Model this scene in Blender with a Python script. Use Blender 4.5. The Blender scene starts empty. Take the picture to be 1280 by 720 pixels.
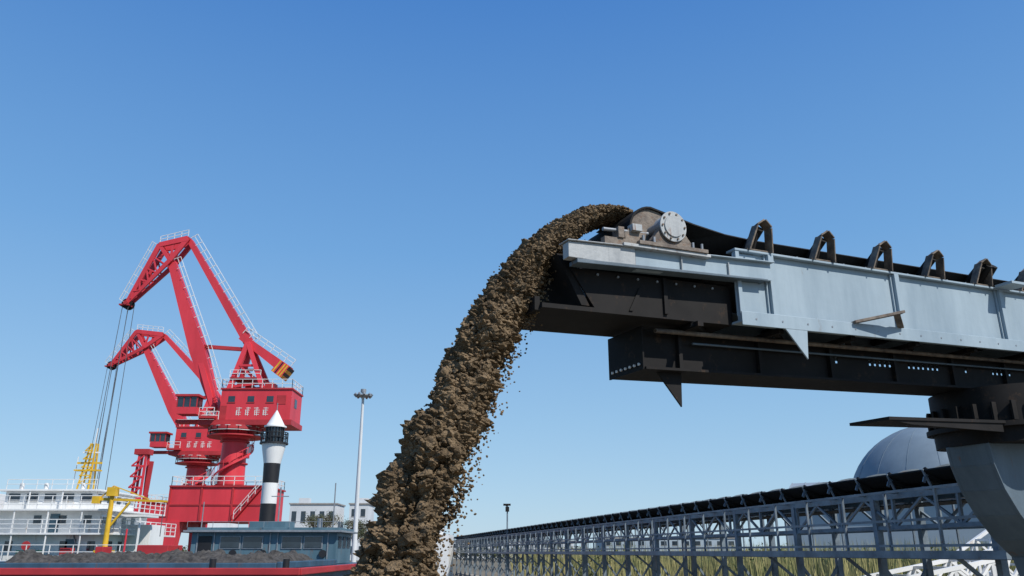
import bpy, bmesh, math, random
import numpy as np
from mathutils import Vector, Matrix, noise

random.seed(7); np.random.seed(7)
scene = bpy.context.scene
EYE = 6.0          # eye height above the water
GND = 3.6          # quay / land level

# ------------------------------------------------------------------ materials
def mat(name, col, col2=None, rough=0.6, metal=0.0, scale=1.5, rust=0.0, bump=0.0, bscale=20,
        streak=False, spec=0.4, rustcol=(0.16,0.07,0.03)):
    m = bpy.data.materials.new(name); m.use_nodes = True
    nt = m.node_tree; N = nt.nodes; L = nt.links
    b = N['Principled BSDF']
    b.inputs['Roughness'].default_value = rough
    b.inputs['Metallic'].default_value = metal
    b.inputs['Specular IOR Level'].default_value = spec
    tc = N.new('ShaderNodeTexCoord')
    no = N.new('ShaderNodeTexNoise'); no.inputs['Scale'].default_value = scale
    no.inputs['Detail'].default_value = 8; no.inputs['Roughness'].default_value = 0.65
    mp = N.new('ShaderNodeMapping')
    if streak: mp.inputs['Scale'].default_value = (1,1,0.18)
    L.new(tc.outputs['Object'], mp.inputs['Vector']); L.new(mp.outputs[0], no.inputs['Vector'])
    if col2 is None: col2 = tuple(c*0.72 for c in col)
    r = N.new('ShaderNodeValToRGB')
    r.color_ramp.elements[0].position = 0.35; r.color_ramp.elements[0].color = (*col2,1)
    r.color_ramp.elements[1].position = 0.65; r.color_ramp.elements[1].color = (*col,1)
    L.new(no.outputs['Fac'], r.inputs[0])
    out = r.outputs[0]
    if rust > 0:
        n2 = N.new('ShaderNodeTexNoise'); n2.inputs['Scale'].default_value = scale*2.7
        n2.inputs['Detail'].default_value = 10; n2.inputs['Roughness'].default_value = 0.75
        L.new(mp.outputs[0], n2.inputs['Vector'])
        r2 = N.new('ShaderNodeValToRGB')
        r2.color_ramp.elements[0].position = 0.66-rust*0.25; r2.color_ramp.elements[0].color = (0,0,0,1)
        r2.color_ramp.elements[1].position = 0.74-rust*0.2; r2.color_ramp.elements[1].color = (.85,.85,.85,1)
        L.new(n2.outputs['Fac'], r2.inputs[0])
        mx = N.new('ShaderNodeMixRGB'); L.new(r2.outputs[0], mx.inputs[0]); L.new(out, mx.inputs[1])
        mx.inputs[2].default_value = (*rustcol,1); out = mx.outputs[0]
    L.new(out, b.inputs['Base Color'])
    if bump > 0:
        n3 = N.new('ShaderNodeTexNoise'); n3.inputs['Scale'].default_value = bscale
        n3.inputs['Detail'].default_value = 10
        L.new(tc.outputs['Object'], n3.inputs['Vector'])
        bp = N.new('ShaderNodeBump'); bp.inputs['Strength'].default_value = bump
        bp.inputs['Distance'].default_value = 0.05
        L.new(n3.outputs['Fac'], bp.inputs['Height']); L.new(bp.outputs[0], b.inputs['Normal'])
    return m

M = {}
M['steel']  = mat('blue_grey_paint', (.33,.41,.46), (.24,.31,.36), .5, scale=1.6, rust=.12, streak=True, bump=.06, bscale=9, rustcol=(.17,.13,.10))
M['steel2'] = mat('light_grey_paint', (.43,.45,.45), (.28,.30,.31), .5, scale=3, rust=.4, streak=True, bump=.1)
M['leg']    = mat('shaded_grey_paint', (.115,.155,.19), (.07,.10,.125), .55, scale=1.6, rust=.2, streak=True, bump=.08)  # girder blue-grey darkened: the column's shade is put into its colour
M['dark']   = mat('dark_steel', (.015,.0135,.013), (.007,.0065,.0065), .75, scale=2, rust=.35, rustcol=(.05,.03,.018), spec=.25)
M['bracket']= mat('bracket_steel', (.20,.16,.12), (.06,.05,.045), .7, scale=7, rust=.4, bump=.2)
M['dirty']  = mat('dirty_steel', (.22,.185,.15), (.09,.075,.065), .75, scale=6, rust=.45, bump=.3)
M['belt']   = mat('rubber', (.016,.016,.016), (.009,.009,.009), .8, scale=3, bump=.1, spec=.25)
M['red']    = mat('red_paint', (.66,.046,.062), (.50,.034,.046), .48, scale=.35, rust=.14, streak=True, rustcol=(.26,.03,.03))
M['redd']   = mat('red_paint_old', (.46,.035,.04), (.32,.025,.03), .55, scale=.5)
M['white']  = mat('white_paint', (.78,.78,.76), (.62,.63,.62), .45, scale=.5, rust=.25, streak=True, rustcol=(.4,.28,.18))
M['black']  = mat('black_paint', (.02,.02,.022), (.012,.012,.014), .5)
M['glass']  = mat('dark_glass', (.03,.045,.06), (.015,.022,.03), .12, scale=1, spec=.8)
M['yellow'] = mat('yellow_paint', (.72,.45,.03), (.55,.33,.02), .5, rust=.1)
M['green']  = mat('green_hull', (.02,.10,.07), (.015,.06,.045), .5, scale=.6, rust=.2, streak=True)
M['cabin']  = mat('blue_cabin_paint', (.10,.175,.22), (.06,.12,.155), .5, scale=1.2, rust=.3, streak=True)
M['hullblue']= mat('blue_hull_paint', (.05,.11,.17), (.03,.06,.09), .5, scale=1.0, rust=.4, streak=True)
M['galv']   = mat('galvanised', (.30,.32,.34), (.20,.22,.24), .45, metal=.3, scale=4)
M['rail']   = mat('rail_grey_paint', (.20,.25,.29), (.10,.13,.16), .5, scale=2, rust=.3)
M['sand']   = mat('wet_sand', (.27,.195,.118), (.105,.075,.045), .95, scale=5, bump=1.0, bscale=45, spec=.1)
M['ground'] = mat('ground', (.20,.17,.12), (.11,.10,.07), .95, scale=.12, bump=.4, bscale=4)
M['conc']   = mat('concrete', (.34,.33,.31), (.24,.23,.22), .85, scale=.7, rust=.1, streak=True)
M['coal']   = mat('dark_gravel', (.085,.08,.075), (.025,.024,.023), .95, scale=4, bump=.8, bscale=9)
M['reed']   = mat('dry_reed', (.40,.34,.15), (.12,.15,.05), .9, scale=.35)
M['leaf']   = mat('leaf', (.10,.11,.05), (.05,.06,.03), .9, scale=.3)
M['bush']   = mat('bush_leaf', (.10,.13,.045), (.045,.065,.025), .9, scale=.8)
M['bark']   = mat('bark', (.13,.10,.08), (.07,.055,.045), .95, scale=3)
M['bldg']   = mat('building_wall', (.62,.64,.65), (.50,.53,.55), .8, scale=.1)
M['bldg2']  = mat('building_blue_grey', (.35,.42,.47), (.28,.34,.39), .8, scale=.1)
M['dome']   = mat('dome_sheet', (.17,.225,.27), (.13,.175,.215), .6, scale=.15)
M['roof']   = mat('roof_sheet', (.29,.34,.38), (.22,.26,.30), .5, scale=.2)
M['rope']   = mat('rope', (.10,.11,.13), (.07,.08,.09), .7)

wm = bpy.data.materials.new('water'); wm.use_nodes = True
b = wm.node_tree.nodes['Principled BSDF']
b.inputs['Base Color'].default_value = (.05,.07,.06,1); b.inputs['Roughness'].default_value = .12
n3 = wm.node_tree.nodes.new('ShaderNodeTexNoise'); n3.inputs['Scale'].default_value = 1.2; n3.inputs['Detail'].default_value = 6
tc = wm.node_tree.nodes.new('ShaderNodeTexCoord'); bp = wm.node_tree.nodes.new('ShaderNodeBump'); bp.inputs['Strength'].default_value = .5
wm.node_tree.links.new(tc.outputs['Object'], n3.inputs['Vector']); wm.node_tree.links.new(n3.outputs['Fac'], bp.inputs['Height']); wm.node_tree.links.new(bp.outputs[0], b.inputs['Normal'])
M['water'] = wm

# ------------------------------------------------------------------ mesh builder
class MB:
    def __init__(s, T=None):
        s.v=[]; s.f=[]; s.m=[]; s.sm=[]; s.T=T
    def add(s, vs, fs, mk, smooth=False):
        o=len(s.v)
        for p in vs:
            p=Vector(p)
            s.v.append(tuple(s.T@p) if s.T is not None else tuple(p))
        for f in fs:
            s.f.append(tuple(i+o for i in f)); s.m.append(mk); s.sm.append(smooth)
    def box(s, x0,x1,y0,y1,z0,z1, mk):
        vs=[(x0,y0,z0),(x1,y0,z0),(x1,y1,z0),(x0,y1,z0),(x0,y0,z1),(x1,y0,z1),(x1,y1,z1),(x0,y1,z1)]
        s.add(vs,[(0,3,2,1),(4,5,6,7),(0,1,5,4),(1,2,6,5),(2,3,7,6),(3,0,4,7)],mk)
    def beam(s, p1,p2,a,b,mk,a2=None,b2=None,up=(0,0,1)):
        p1=Vector(p1);p2=Vector(p2);d=(p2-p1)
        if d.length<1e-6: return
        d.normalize(); up=Vector(up)
        if abs(d.dot(up))>.98: up=Vector((1,0,0)) if abs(d.x)<.9 else Vector((0,1,0))
        l=d.cross(up).normalized(); u=l.cross(d).normalized()
        a2=a if a2 is None else a2; b2=b if b2 is None else b2
        vs=[]
        for p,aa,bb in((p1,a,b),(p2,a2,b2)):
            for q in((-1,-1),(1,-1),(1,1),(-1,1)):
                vs.append(p+l*(q[0]*aa/2)+u*(q[1]*bb/2))
        s.add(vs,[(0,1,2,3),(7,6,5,4),(0,4,5,1),(1,5,6,2),(2,6,7,3),(3,7,4,0)],mk)
    def cyl(s,p1,p2,r1,mk,r2=None,n=12,caps=True):
        r2=r1 if r2 is None else r2
        p1=Vector(p1);p2=Vector(p2);d=(p2-p1).normalized()
        up=Vector((0,0,1)) if abs(d.z)<.9 else Vector((1,0,0))
        l=d.cross(up).normalized();u=l.cross(d).normalized()
        vs=[]
        for p,r in((p1,r1),(p2,r2)):
            for i in range(n):
                a=2*math.pi*i/n; vs.append(p+l*(r*math.cos(a))+u*(r*math.sin(a)))
        s.add(vs,[(i,(i+1)%n,n+(i+1)%n,n+i) for i in range(n)],mk,True)
        if caps: s.add(vs,[tuple(range(n-1,-1,-1)),tuple(range(n,2*n))],mk)
    def prism(s, poly, y0,y1, mk):   # poly in (x,z), extruded in y
        n=len(poly)
        vs=[(p[0],y0,p[1]) for p in poly]+[(p[0],y1,p[1]) for p in poly]
        s.add(vs,[tuple(range(n)),tuple(range(2*n-1,n-1,-1))]+[(i,n+i,n+(i+1)%n,(i+1)%n) for i in range(n)],mk)
    def rail(s, pts, h, sp, t, mk, up=(0,0,1), rails=(1.0,.52)):
        up=Vector(up)
        for a,b in zip(pts[:-1],pts[1:]):
            a=Vector(a);b=Vector(b);n=max(1,int(round((b-a).length/sp)))
            for k in rails: s.beam(a+up*h*k,b+up*h*k,t,t,mk)
            for i in range(n+1):
                p=a.lerp(b,i/n); s.beam(p,p+up*h,t,t,mk)
    def obj(s,name,parent=None,bevel=0):
        me=bpy.data.meshes.new(name); me.from_pydata(s.v,[],s.f)
        ks=sorted(set(s.m)); 
        for k in ks: me.materials.append(M[k])
        ix={k:i for i,k in enumerate(ks)}
        me.polygons.foreach_set('material_index',[ix[k] for k in s.m])
        me.polygons.foreach_set('use_smooth',s.sm)
        me.update()
        bm=bmesh.new(); bm.from_mesh(me); bmesh.ops.recalc_face_normals(bm,faces=bm.faces); bm.to_mesh(me); bm.free()
        o=bpy.data.objects.new(name,me); scene.collection.objects.link(o)
        if parent: o.parent=parent
        if bevel>0:
            md=o.modifiers.new('bevel','BEVEL'); md.width=bevel; md.segments=2; md.limit_method='ANGLE'; md.angle_limit=math.radians(50)
        return o
def empty(name):
    e=bpy.data.objects.new(name,None); scene.collection.objects.link(e); return e
def npmesh(name, V, F, mk, parent=None, smooth=False):
    me=bpy.data.meshes.new(name); k=F.shape[1]
    me.vertices.add(len(V)); me.vertices.foreach_set('co',V.astype(np.float32).ravel())
    me.loops.add(F.size); me.loops.foreach_set('vertex_index',F.astype(np.int32).ravel())
    me.polygons.add(len(F)); me.polygons.foreach_set('loop_start',np.arange(0,F.size,k,dtype=np.int32))
    me.polygons.foreach_set('loop_total',np.full(len(F),k,dtype=np.int32))
    me.polygons.foreach_set('use_smooth',np.full(len(F),smooth))
    me.update(calc_edges=True); me.validate()
    me.materials.append(M[mk])
    o=bpy.data.objects.new(name,me); scene.collection.objects.link(o)
    if parent: o.parent=parent
    return o

# ------------------------------------------------------------------ stockpile boom conveyor
# frame: s along the boom (towards the tail), w across it (away from viewer), h plumb height
boomT = Matrix(((.8913,-.4534,0,2.678),(.4534,.8913,0,9.1),(.05,0,1,EYE+3.494),(0,0,0,1)))
boom = empty('stacker_conveyor')
W = 1.15
g = MB(boomT)
S1 = 13.0
for w0 in(0,W):
    sd = 1 if w0==0 else -1
    g.box(0,S1,w0-.0,w0+.012*sd,-.90,-.03,'steel')                       # web
    g.box(-.02,S1,w0-.07*sd,w0+.09*sd,-.03,0,'steel')                    # top flange
    g.box(-.02,S1,w0-.085*sd,w0+.1*sd,-.93,-.90,'steel')                 # lower flange
    g.box(-.02,S1,w0-.087*sd,w0-.072*sd,-.97,-.80,'steel')               # flange lip / angle
    for k in range(6):
        s=.55+2.3*k
        g.box(s-.045,s+.045,w0-.075*sd,w0-.012*sd,-.90,-.03,'steel')
        g.box(s-.075,s-.045,w0-.030*sd,w0-.002*sd,-.90,-.03,'steel')
g.box(-.01,.05,-.06,.0,-.9,-.03,'steel')
for k in range(30):
    g.cyl((.2+.42*k,-.092,-.885),(.2+.42*k,-.07,-.885),.014,'galv',n=6)
    g.cyl((.2+.42*k,-.035,.0),(.2+.42*k,-.035,.018),.014,'galv',n=6)
g.obj('side_girder',boom,.006)

g = MB(boomT)      # head arms
for w0 in(-.10,W+.02):
    def qd(s0,s1,t0,t1,b0,b1,wa,wb,mk):
        g.add([(s0,wa,b0),(s1,wa,b1),(s1,wb,b1),(s0,wb,b0),(s0,wa,t0),(s1,wa,t1),(s1,wb,t1),(s0,wb,t0)],
              [(0,3,2,1),(4,5,6,7),(0,1,5,4),(1,2,6,5),(2,3,7,6),(3,0,4,7)],mk)
    qd(-1.52,.50,-.225,-.15,-.46,-.38,w0,w0+.08,'steel')
    qd(-2.40,-1.54,-.245,-.215,-.42,-.44,w0-.03,w0+.09,'steel2')
    qd(-2.42,-.55,-.228,-.176,-.240,-.190,w0-.06,w0+.14,'steel2')
    qd(-.545,.52,-.176,-.146,-.190,-.162,w0-.06,w0+.14,'steel')
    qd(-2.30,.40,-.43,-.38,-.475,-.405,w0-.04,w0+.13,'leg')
    for s in(-1.9,-.9,-.2): g.box(s,s+.015,w0-.03,w0,-.42,-.23,'steel2')
    g.box(-.02,.35,w0+.08,w0+.10,-.85,-.05,'steel')
for s in(-2.2,-.4): g.box(s,s+.12,-.02,W+.02,-.40,-.26,'dark')
g.obj('head_frame',boom,.008)

g = MB(boomT)      # head pulley, bearings, scraper
pc=(-1.15,.10)
g.cyl((pc[0],.12,pc[1]),(pc[0],W-.10,pc[1]),.28,'dirty',n=40)
g.cyl((pc[0],.085,pc[1]),(pc[0],.12,pc[1]),.30,'dirty',n=40)
g.cyl((pc[0],-.18,pc[1]),(pc[0],W+.15,pc[1]),.06,'galv',n=16)
for wb in(-.17,W+.03):   # bearing housings
    c=(-1.03,.09)
    g.cyl((c[0],wb,c[1]),(c[0],wb+.14,c[1]),.165,'steel2',n=36)
    g.cyl((c[0],wb-.02,c[1]),(c[0],wb,c[1]),.185,'steel2',n=36)
    g.cyl((c[0],wb-.035,c[1]),(c[0],wb-.02,c[1]),.13,'steel2',n=30)
    for i in range(10):
        a=i*math.pi/5; g.cyl((c[0]+.157*math.cos(a),wb-.035,c[1]+.157*math.sin(a)),(c[0]+.157*math.cos(a),wb-.02,c[1]+.157*math.sin(a)),.013,'dirty',n=6)
    g.prism([(-1.33,-.14),(-.72,-.14),(-.76,-.08),(-.84,.02),(-.88,.14),(-1.18,.14),(-1.22,.02),(-1.30,-.08)],wb+.01,wb+.12,'dirty')
    g.box(-1.52,-.55,wb-.03,wb+.17,-.185,-.14,'dirty')
    g.box(-1.72,-.50,wb-.01,wb+.15,-.222,-.185,'steel2')
    for s in(-1.45,-1.3,-.75,-.62): g.cyl((s,wb+.0,-.14),(s,wb+.0,-.07),.018,'galv',n=6)
    g.box(-1.95,-1.60,wb+.02,wb+.10,-.215,-.13,'dirty')
    g.box(-1.78,-1.70,wb+.0,wb+.12,-.13,.00,'dirty')
    g.cyl((-1.95,wb+.05,-.04),(-1.35,wb+.05,-.02),.022,'galv',n=8)
    g.prism([(-1.66,-.18),(-1.42,-.18),(-1.36,.04),(-1.44,.10),(-1.56,.06),(-1.68,-.06)],wb+.03,wb+.06,'dirty')
    g.box(-1.60,-1.47,wb-.02,wb+.08,-.03,.05,'steel2')
for s,z in((-1.86,-.20),(-1.72,-.24)):
    g.cyl((s,-.05,z),(s,W+.05,z),.035,'dirty',n=10)
g.obj('head_pulley_and_bearings',boom,.004)

g = MB(boomT)
def sec(s,z,k):   # k trough factor
    half=.52; pts=[]
    for q in(-1,-.42,.42,1):
        ww=W/2+half*q*(1-.10*k*(abs(q)>.9)); hh=z+(.20*k if abs(q)>.9 else 0)
        pts.append((s,ww,hh))
    return pts
path=[sec(S1,.02,1)]+[sec(s,.02+.0,1) for s in np.arange(12,0,-1.15)]+[sec(0,.06,.9),sec(-.5,.20,.5),sec(-.9,.34,.15)]
for a in np.linspace(90,265,16):
    path.append(sec(pc[0]+.315*math.cos(math.radians(a)),pc[1]+.315*math.sin(math.radians(a)),0))
path+=[sec(-.2,-.42,0),sec(S1,-.62,0)]
vs=[p for q in path for p in q]; n=len(path)
g.add(vs,[(4*i+j,4*i+j+1,4*i+j+5,4*i+j+4) for i in range(n-1) for j in range(3)],'belt')
o=g.obj('belt',boom); md=o.modifiers.new('t','SOLIDIFY'); md.thickness=.022

# idlers with bent strap brackets
g = MB(boomT)
for k in range(12):
    s=.40+1.09*k
    if s>S1-.2: break
    for side in(0,1):
        def ww(x): return x if side==0 else W-x
        st=[(s-.20,ww(-.05),.0),(s-.10,ww(-.12),.31),(s-.0,ww(-.14),.375),(s+.11,ww(-.12),.30),(s+.16,ww(-.05),.0)]
        for a,b in zip(st[:-1],st[1:]): g.beam(a,b,.022,.12,'bracket',up=(0,-1,.2))
        g.beam((s-.10,ww(.0),.0),(s-.04,ww(-.08),.30),.07,.07,'dark')
        g.cyl((s-.02,ww(-.10),.29),(s-.02,ww(.27),.01),.062,'belt',n=14)
        g.box(s-.22,s+.18,min(ww(-.07),ww(.06)),max(ww(-.07),ww(.06)),0.001,.02,'bracket')
    g.cyl((s,.30,-.05),(s,W-.30,-.05),.055,'belt',n=12)
    g.box(s-.04,s+.04,.012,W-.012,-.17,-.11,'dark')
    if k%2: g.cyl((s,.05,-.68),(s,W-.05,-.68),.05,'belt',n=12)
s=4.85
for q in(0,.12): g.cyl((s+q,-.15,.30),(s+q+.02,.1,.06),.06,'dark',n=12)
g.obj('idler_set',boom,.003)

# underside box, chute and gussets
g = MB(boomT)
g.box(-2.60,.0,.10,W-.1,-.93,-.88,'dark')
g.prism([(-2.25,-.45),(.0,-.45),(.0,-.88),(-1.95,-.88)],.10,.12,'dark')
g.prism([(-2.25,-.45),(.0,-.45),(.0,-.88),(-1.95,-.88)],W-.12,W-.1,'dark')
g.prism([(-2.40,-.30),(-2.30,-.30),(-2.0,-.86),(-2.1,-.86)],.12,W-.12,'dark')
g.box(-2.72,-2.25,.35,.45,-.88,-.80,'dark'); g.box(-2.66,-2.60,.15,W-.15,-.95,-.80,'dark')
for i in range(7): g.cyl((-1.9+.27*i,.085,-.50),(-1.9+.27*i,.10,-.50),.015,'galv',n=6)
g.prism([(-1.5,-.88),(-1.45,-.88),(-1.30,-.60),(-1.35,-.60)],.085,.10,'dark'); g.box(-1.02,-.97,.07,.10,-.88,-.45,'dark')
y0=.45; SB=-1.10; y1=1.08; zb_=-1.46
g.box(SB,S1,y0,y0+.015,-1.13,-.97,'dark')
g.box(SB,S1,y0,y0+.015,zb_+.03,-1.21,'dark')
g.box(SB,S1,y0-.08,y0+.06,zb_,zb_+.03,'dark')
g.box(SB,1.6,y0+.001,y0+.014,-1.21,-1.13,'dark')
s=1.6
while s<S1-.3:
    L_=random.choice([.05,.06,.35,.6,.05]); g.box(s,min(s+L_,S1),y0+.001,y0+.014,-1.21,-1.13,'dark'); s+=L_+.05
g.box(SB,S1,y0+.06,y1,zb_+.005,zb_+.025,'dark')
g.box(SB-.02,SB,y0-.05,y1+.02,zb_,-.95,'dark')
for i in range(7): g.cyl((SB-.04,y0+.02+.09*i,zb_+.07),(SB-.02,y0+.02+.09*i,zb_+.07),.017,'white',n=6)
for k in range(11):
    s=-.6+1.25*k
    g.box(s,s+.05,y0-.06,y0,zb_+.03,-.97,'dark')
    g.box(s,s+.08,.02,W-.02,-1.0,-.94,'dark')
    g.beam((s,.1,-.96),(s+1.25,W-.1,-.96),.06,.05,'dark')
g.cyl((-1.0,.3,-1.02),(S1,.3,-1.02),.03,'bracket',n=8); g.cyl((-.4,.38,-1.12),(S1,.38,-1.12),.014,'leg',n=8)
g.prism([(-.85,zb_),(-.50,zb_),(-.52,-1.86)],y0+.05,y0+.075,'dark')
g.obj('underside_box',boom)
g = MB(boomT)
g.prism([(.66,-.97),(1.02,-.97),(.98,-1.33)],-.085,-.065,'steel')
g.beam((1.85,-.09,-.80),(2.55,-.30,-.66),.10,.035,'dirty'); g.beam((2.45,-.28,-.68),(2.75,-.09,-.80),.08,.03,'dirty')
g.box(5.0,5.4,-.35,-.09,-.02,.02,'steel')
g.obj('gusset_plates',boom,.003)
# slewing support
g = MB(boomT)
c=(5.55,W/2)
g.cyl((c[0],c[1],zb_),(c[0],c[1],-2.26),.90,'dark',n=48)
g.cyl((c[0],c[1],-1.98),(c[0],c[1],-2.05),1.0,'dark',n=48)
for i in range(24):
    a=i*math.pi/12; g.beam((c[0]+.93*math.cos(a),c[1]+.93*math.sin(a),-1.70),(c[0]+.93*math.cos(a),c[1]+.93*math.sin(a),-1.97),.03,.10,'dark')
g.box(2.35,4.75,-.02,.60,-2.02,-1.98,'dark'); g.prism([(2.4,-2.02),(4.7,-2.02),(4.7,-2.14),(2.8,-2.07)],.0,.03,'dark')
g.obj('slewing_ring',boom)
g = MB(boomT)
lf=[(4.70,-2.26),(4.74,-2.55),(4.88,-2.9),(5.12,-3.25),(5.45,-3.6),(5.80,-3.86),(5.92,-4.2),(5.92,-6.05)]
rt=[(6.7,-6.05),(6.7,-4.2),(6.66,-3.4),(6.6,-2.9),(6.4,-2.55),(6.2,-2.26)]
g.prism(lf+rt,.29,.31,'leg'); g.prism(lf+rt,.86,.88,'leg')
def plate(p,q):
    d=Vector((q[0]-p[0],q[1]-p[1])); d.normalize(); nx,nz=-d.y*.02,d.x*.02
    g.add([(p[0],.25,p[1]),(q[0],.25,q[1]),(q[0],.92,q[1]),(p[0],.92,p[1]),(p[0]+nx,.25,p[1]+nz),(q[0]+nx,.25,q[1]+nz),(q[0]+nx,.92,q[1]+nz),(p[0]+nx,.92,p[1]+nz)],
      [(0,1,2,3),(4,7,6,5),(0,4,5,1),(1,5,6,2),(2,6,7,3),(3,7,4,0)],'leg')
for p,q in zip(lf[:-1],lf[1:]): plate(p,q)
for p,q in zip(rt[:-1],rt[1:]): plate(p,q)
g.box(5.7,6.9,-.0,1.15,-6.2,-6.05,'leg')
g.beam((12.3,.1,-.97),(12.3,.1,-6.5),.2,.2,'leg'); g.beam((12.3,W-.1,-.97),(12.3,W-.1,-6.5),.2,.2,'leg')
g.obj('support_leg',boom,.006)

# ------------------------------------------------------------------ sand stream
def cen(t): return -1.25-2.95*t, 3.87+.15*t-4.95*t*t
def stream_pos(t,nn,w):
    s,z=cen(t); ds=-2.95; dz=.15-9.9*t; l=math.hypot(ds,dz)
    s+=dz/l*nn; z+=-ds/l*nn
    return Vector((2.678+.8913*s-.4534*(W/2+w), 9.1+.4534*s+.8913*(W/2+w), EYE+z))
TT=[0,.12,.3,.46,.6,.8,1.0,1.15]; NH=[.07,.10,.155,.20,.225,.25,.29,.32]; WH=[.30,.31,.32,.31,.30,.30,.31,.33]
nu,nv=900,240; tmax=1.13
V=np.zeros((nu*nv,3))
for i in range(nu):
    t=tmax*(i/(nu-1))**.75 ; nh=np.interp(t,TT,NH); wh=np.interp(t,TT,WH)
    amp=np.interp(t,[0,.3,.6,1.1],[.035,.065,.12,.175])
    arc=3*t+3.2*t*t; k=np.interp(t,[.2,.6],[0,1])
    for j in range(nv):
        a=2*math.pi*j/nv; ca,sa=math.cos(a),math.sin(a)
        d=noise.fractal(Vector((arc*11, ca*nh*11+3, sa*wh*7+8)),0.75,2.1,5)
        r=1-abs(noise.noise(Vector((arc*14.0, ca*nh*7, sa*wh*3.2+20))))*1.6
        r2=1-abs(noise.noise(Vector((arc*7.0+9, ca*nh*6, sa*wh*4.5+40))))*2.0
        big=noise.noise(Vector((arc*3.2+5, ca*.9, sa*.9)))
        disp=amp*(.80*d+(.7-.25*k)*(r-.6)+.55*k*(r2-.55)+(.45+.45*k)*big)
        V[i*nv+j]=stream_pos(t,ca*max(.03,nh+disp),sa*max(.05,wh+disp))
I,J=np.meshgrid(np.arange(nu-1),np.arange(nv),indexing='ij')
F=np.stack([I*nv+J,I*nv+(J+1)%nv,(I+1)*nv+(J+1)%nv,(I+1)*nv+J],-1).reshape(-1,4)
sandE=empty('falling_sand_stream')
npmesh('sand_core',V,F,'sand',sandE,False)
bm=bmesh.new(); bmesh.ops.create_icosphere(bm,subdivisions=2,radius=1); iv=np.array([v.co[:] for v in bm.verts]); bm.verts.ensure_lookup_table(); fi=np.array([[v.index for v in f.verts] for f in bm.faces]); bm.free()
bm=bmesh.new(); bmesh.ops.create_icosphere(bm,subdivisions=1,radius=1); iv1=np.array([v.co[:] for v in bm.verts]); fi1=np.array([[v.index for v in f.verts] for f in bm.faces]); bm.free()
def clumps(name,n,kind):
    VV=[];FF=[];o=0
    base,fb=(iv,fi) if kind=='big' else (iv1,fi1)
    for k in range(n):
        t=tmax*random.random()**.65; nh=np.interp(t,TT,NH); wh=np.interp(t,TT,WH)
        a=random.uniform(0,2*math.pi); off=0; st=(1,random.uniform(.6,1.2),random.uniform(.6,1.2))
        if kind=='big':
            arc=3*t+3.2*t*t
            gate=noise.noise(Vector((arc*3.2+5,math.cos(a)*.9,math.sin(a)*.9)))
            rr=random.uniform(.80,1.06)+.5*max(gate,-.2)*min(1,t*1.6)
            if gate<-.22: continue
            sz=random.uniform(.007,.020)*(1+1.3*t)
            if t>.5 and random.random()<.15: sz*=1.7
        else:
            if t<.25: continue
            rr=1.0+abs(random.gauss(0,.15))
            if random.random()<.62: off=-abs(random.gauss(0,.15))*t; a=math.pi+random.gauss(0,.8)
            sz=random.uniform(.003,.011)*(1+.7*t)
        # 'off' is measured back towards the pulley: loose grains lag behind the main jet
        p=stream_pos(t,math.cos(a)*nh*rr+off,math.sin(a)*wh*rr)
        if kind=='big': R=np.array(Matrix.Rotation(random.gauss(0,.35),3,'X')@Matrix.Rotation(random.gauss(0,.35),3,'Y')@Matrix.Rotation(random.uniform(0,6.28),3,'Z')); st=(random.uniform(1,1.5),random.uniform(.8,1.3),random.uniform(.6,.95))
        else: R=np.eye(3)
        q=base*(1+np.random.uniform(-.34,.34,(len(base),1)))*np.array(st)*sz
        VV.append(q@R.T+np.array(p)); FF.append(fb+o); o+=len(base)
    # torn lumps and veils peeling off the trailing side
    if kind=='big':
        for c_ in range(46):
            t=random.uniform(.42,1.05); nh=np.interp(t,TT,NH); wc=random.uniform(-.25,.25); oc=-nh-random.uniform(.02,.14)*t
            for q_ in range(random.randint(12,34)):
                p=stream_pos(t+random.gauss(0,.012),oc+random.gauss(0,.028),wc+random.gauss(0,.04))
                q=base*(1+np.random.uniform(-.34,.34,(len(base),1)))*np.array((random.uniform(.8,1.4),1,random.uniform(.6,1)))*random.uniform(.006,.020)
                VV.append(q+np.array(p)); FF.append(fb+o); o+=len(base)
    npmesh(name,np.concatenate(VV),np.concatenate(FF),'sand',sandE,False)
clumps('sand_clumps',13000,'big'); clumps('sand_grains',4600,'small')
g=MB(boomT)
rows=[]
for i in range(60):
    s=-1.35+i*.24; zt=.42 if s<-1.0 else np.interp(s,[-1.0,-.2,.3,12.9],[.42,.27,.16,.12])
    for q in(-1,-.6,-.2,.2,.6,1): rows.append((s,W/2+.36*q,zt-.055*q*q+random.uniform(-.015,.015)))
g.add(rows,[(6*i+j,6*i+j+1,6*i+j+7,6*i+j+6) for i in range(59) for j in range(5)],'sand',True)
g.obj('belt_load',sandE)
end=stream_pos(1.1,0,0)
R_=48;A_=96;V=[];
for i in range(R_):
    for j in range(A_):
        r=3.0*i/(R_-1); a=2*math.pi*j/A_; x=end.x+r*math.cos(a); y=end.y+r*math.sin(a)
        V.append((x,y,GND-.02+max(0,1.75-r*.62)*1.0+.10*noise.fractal(Vector((x*2,y*2,0)),.9,2,4)-(.2 if i==R_-1 else 0)))
I,J=np.meshgrid(np.arange(R_-1),np.arange(A_),indexing='ij')
F=np.stack([I*A_+J,I*A_+(J+1)%A_,(I+1)*A_+(J+1)%A_,(I+1)*A_+J],-1).reshape(-1,4)
npmesh('sand_pile',np.array(V),F,'sand')

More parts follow.
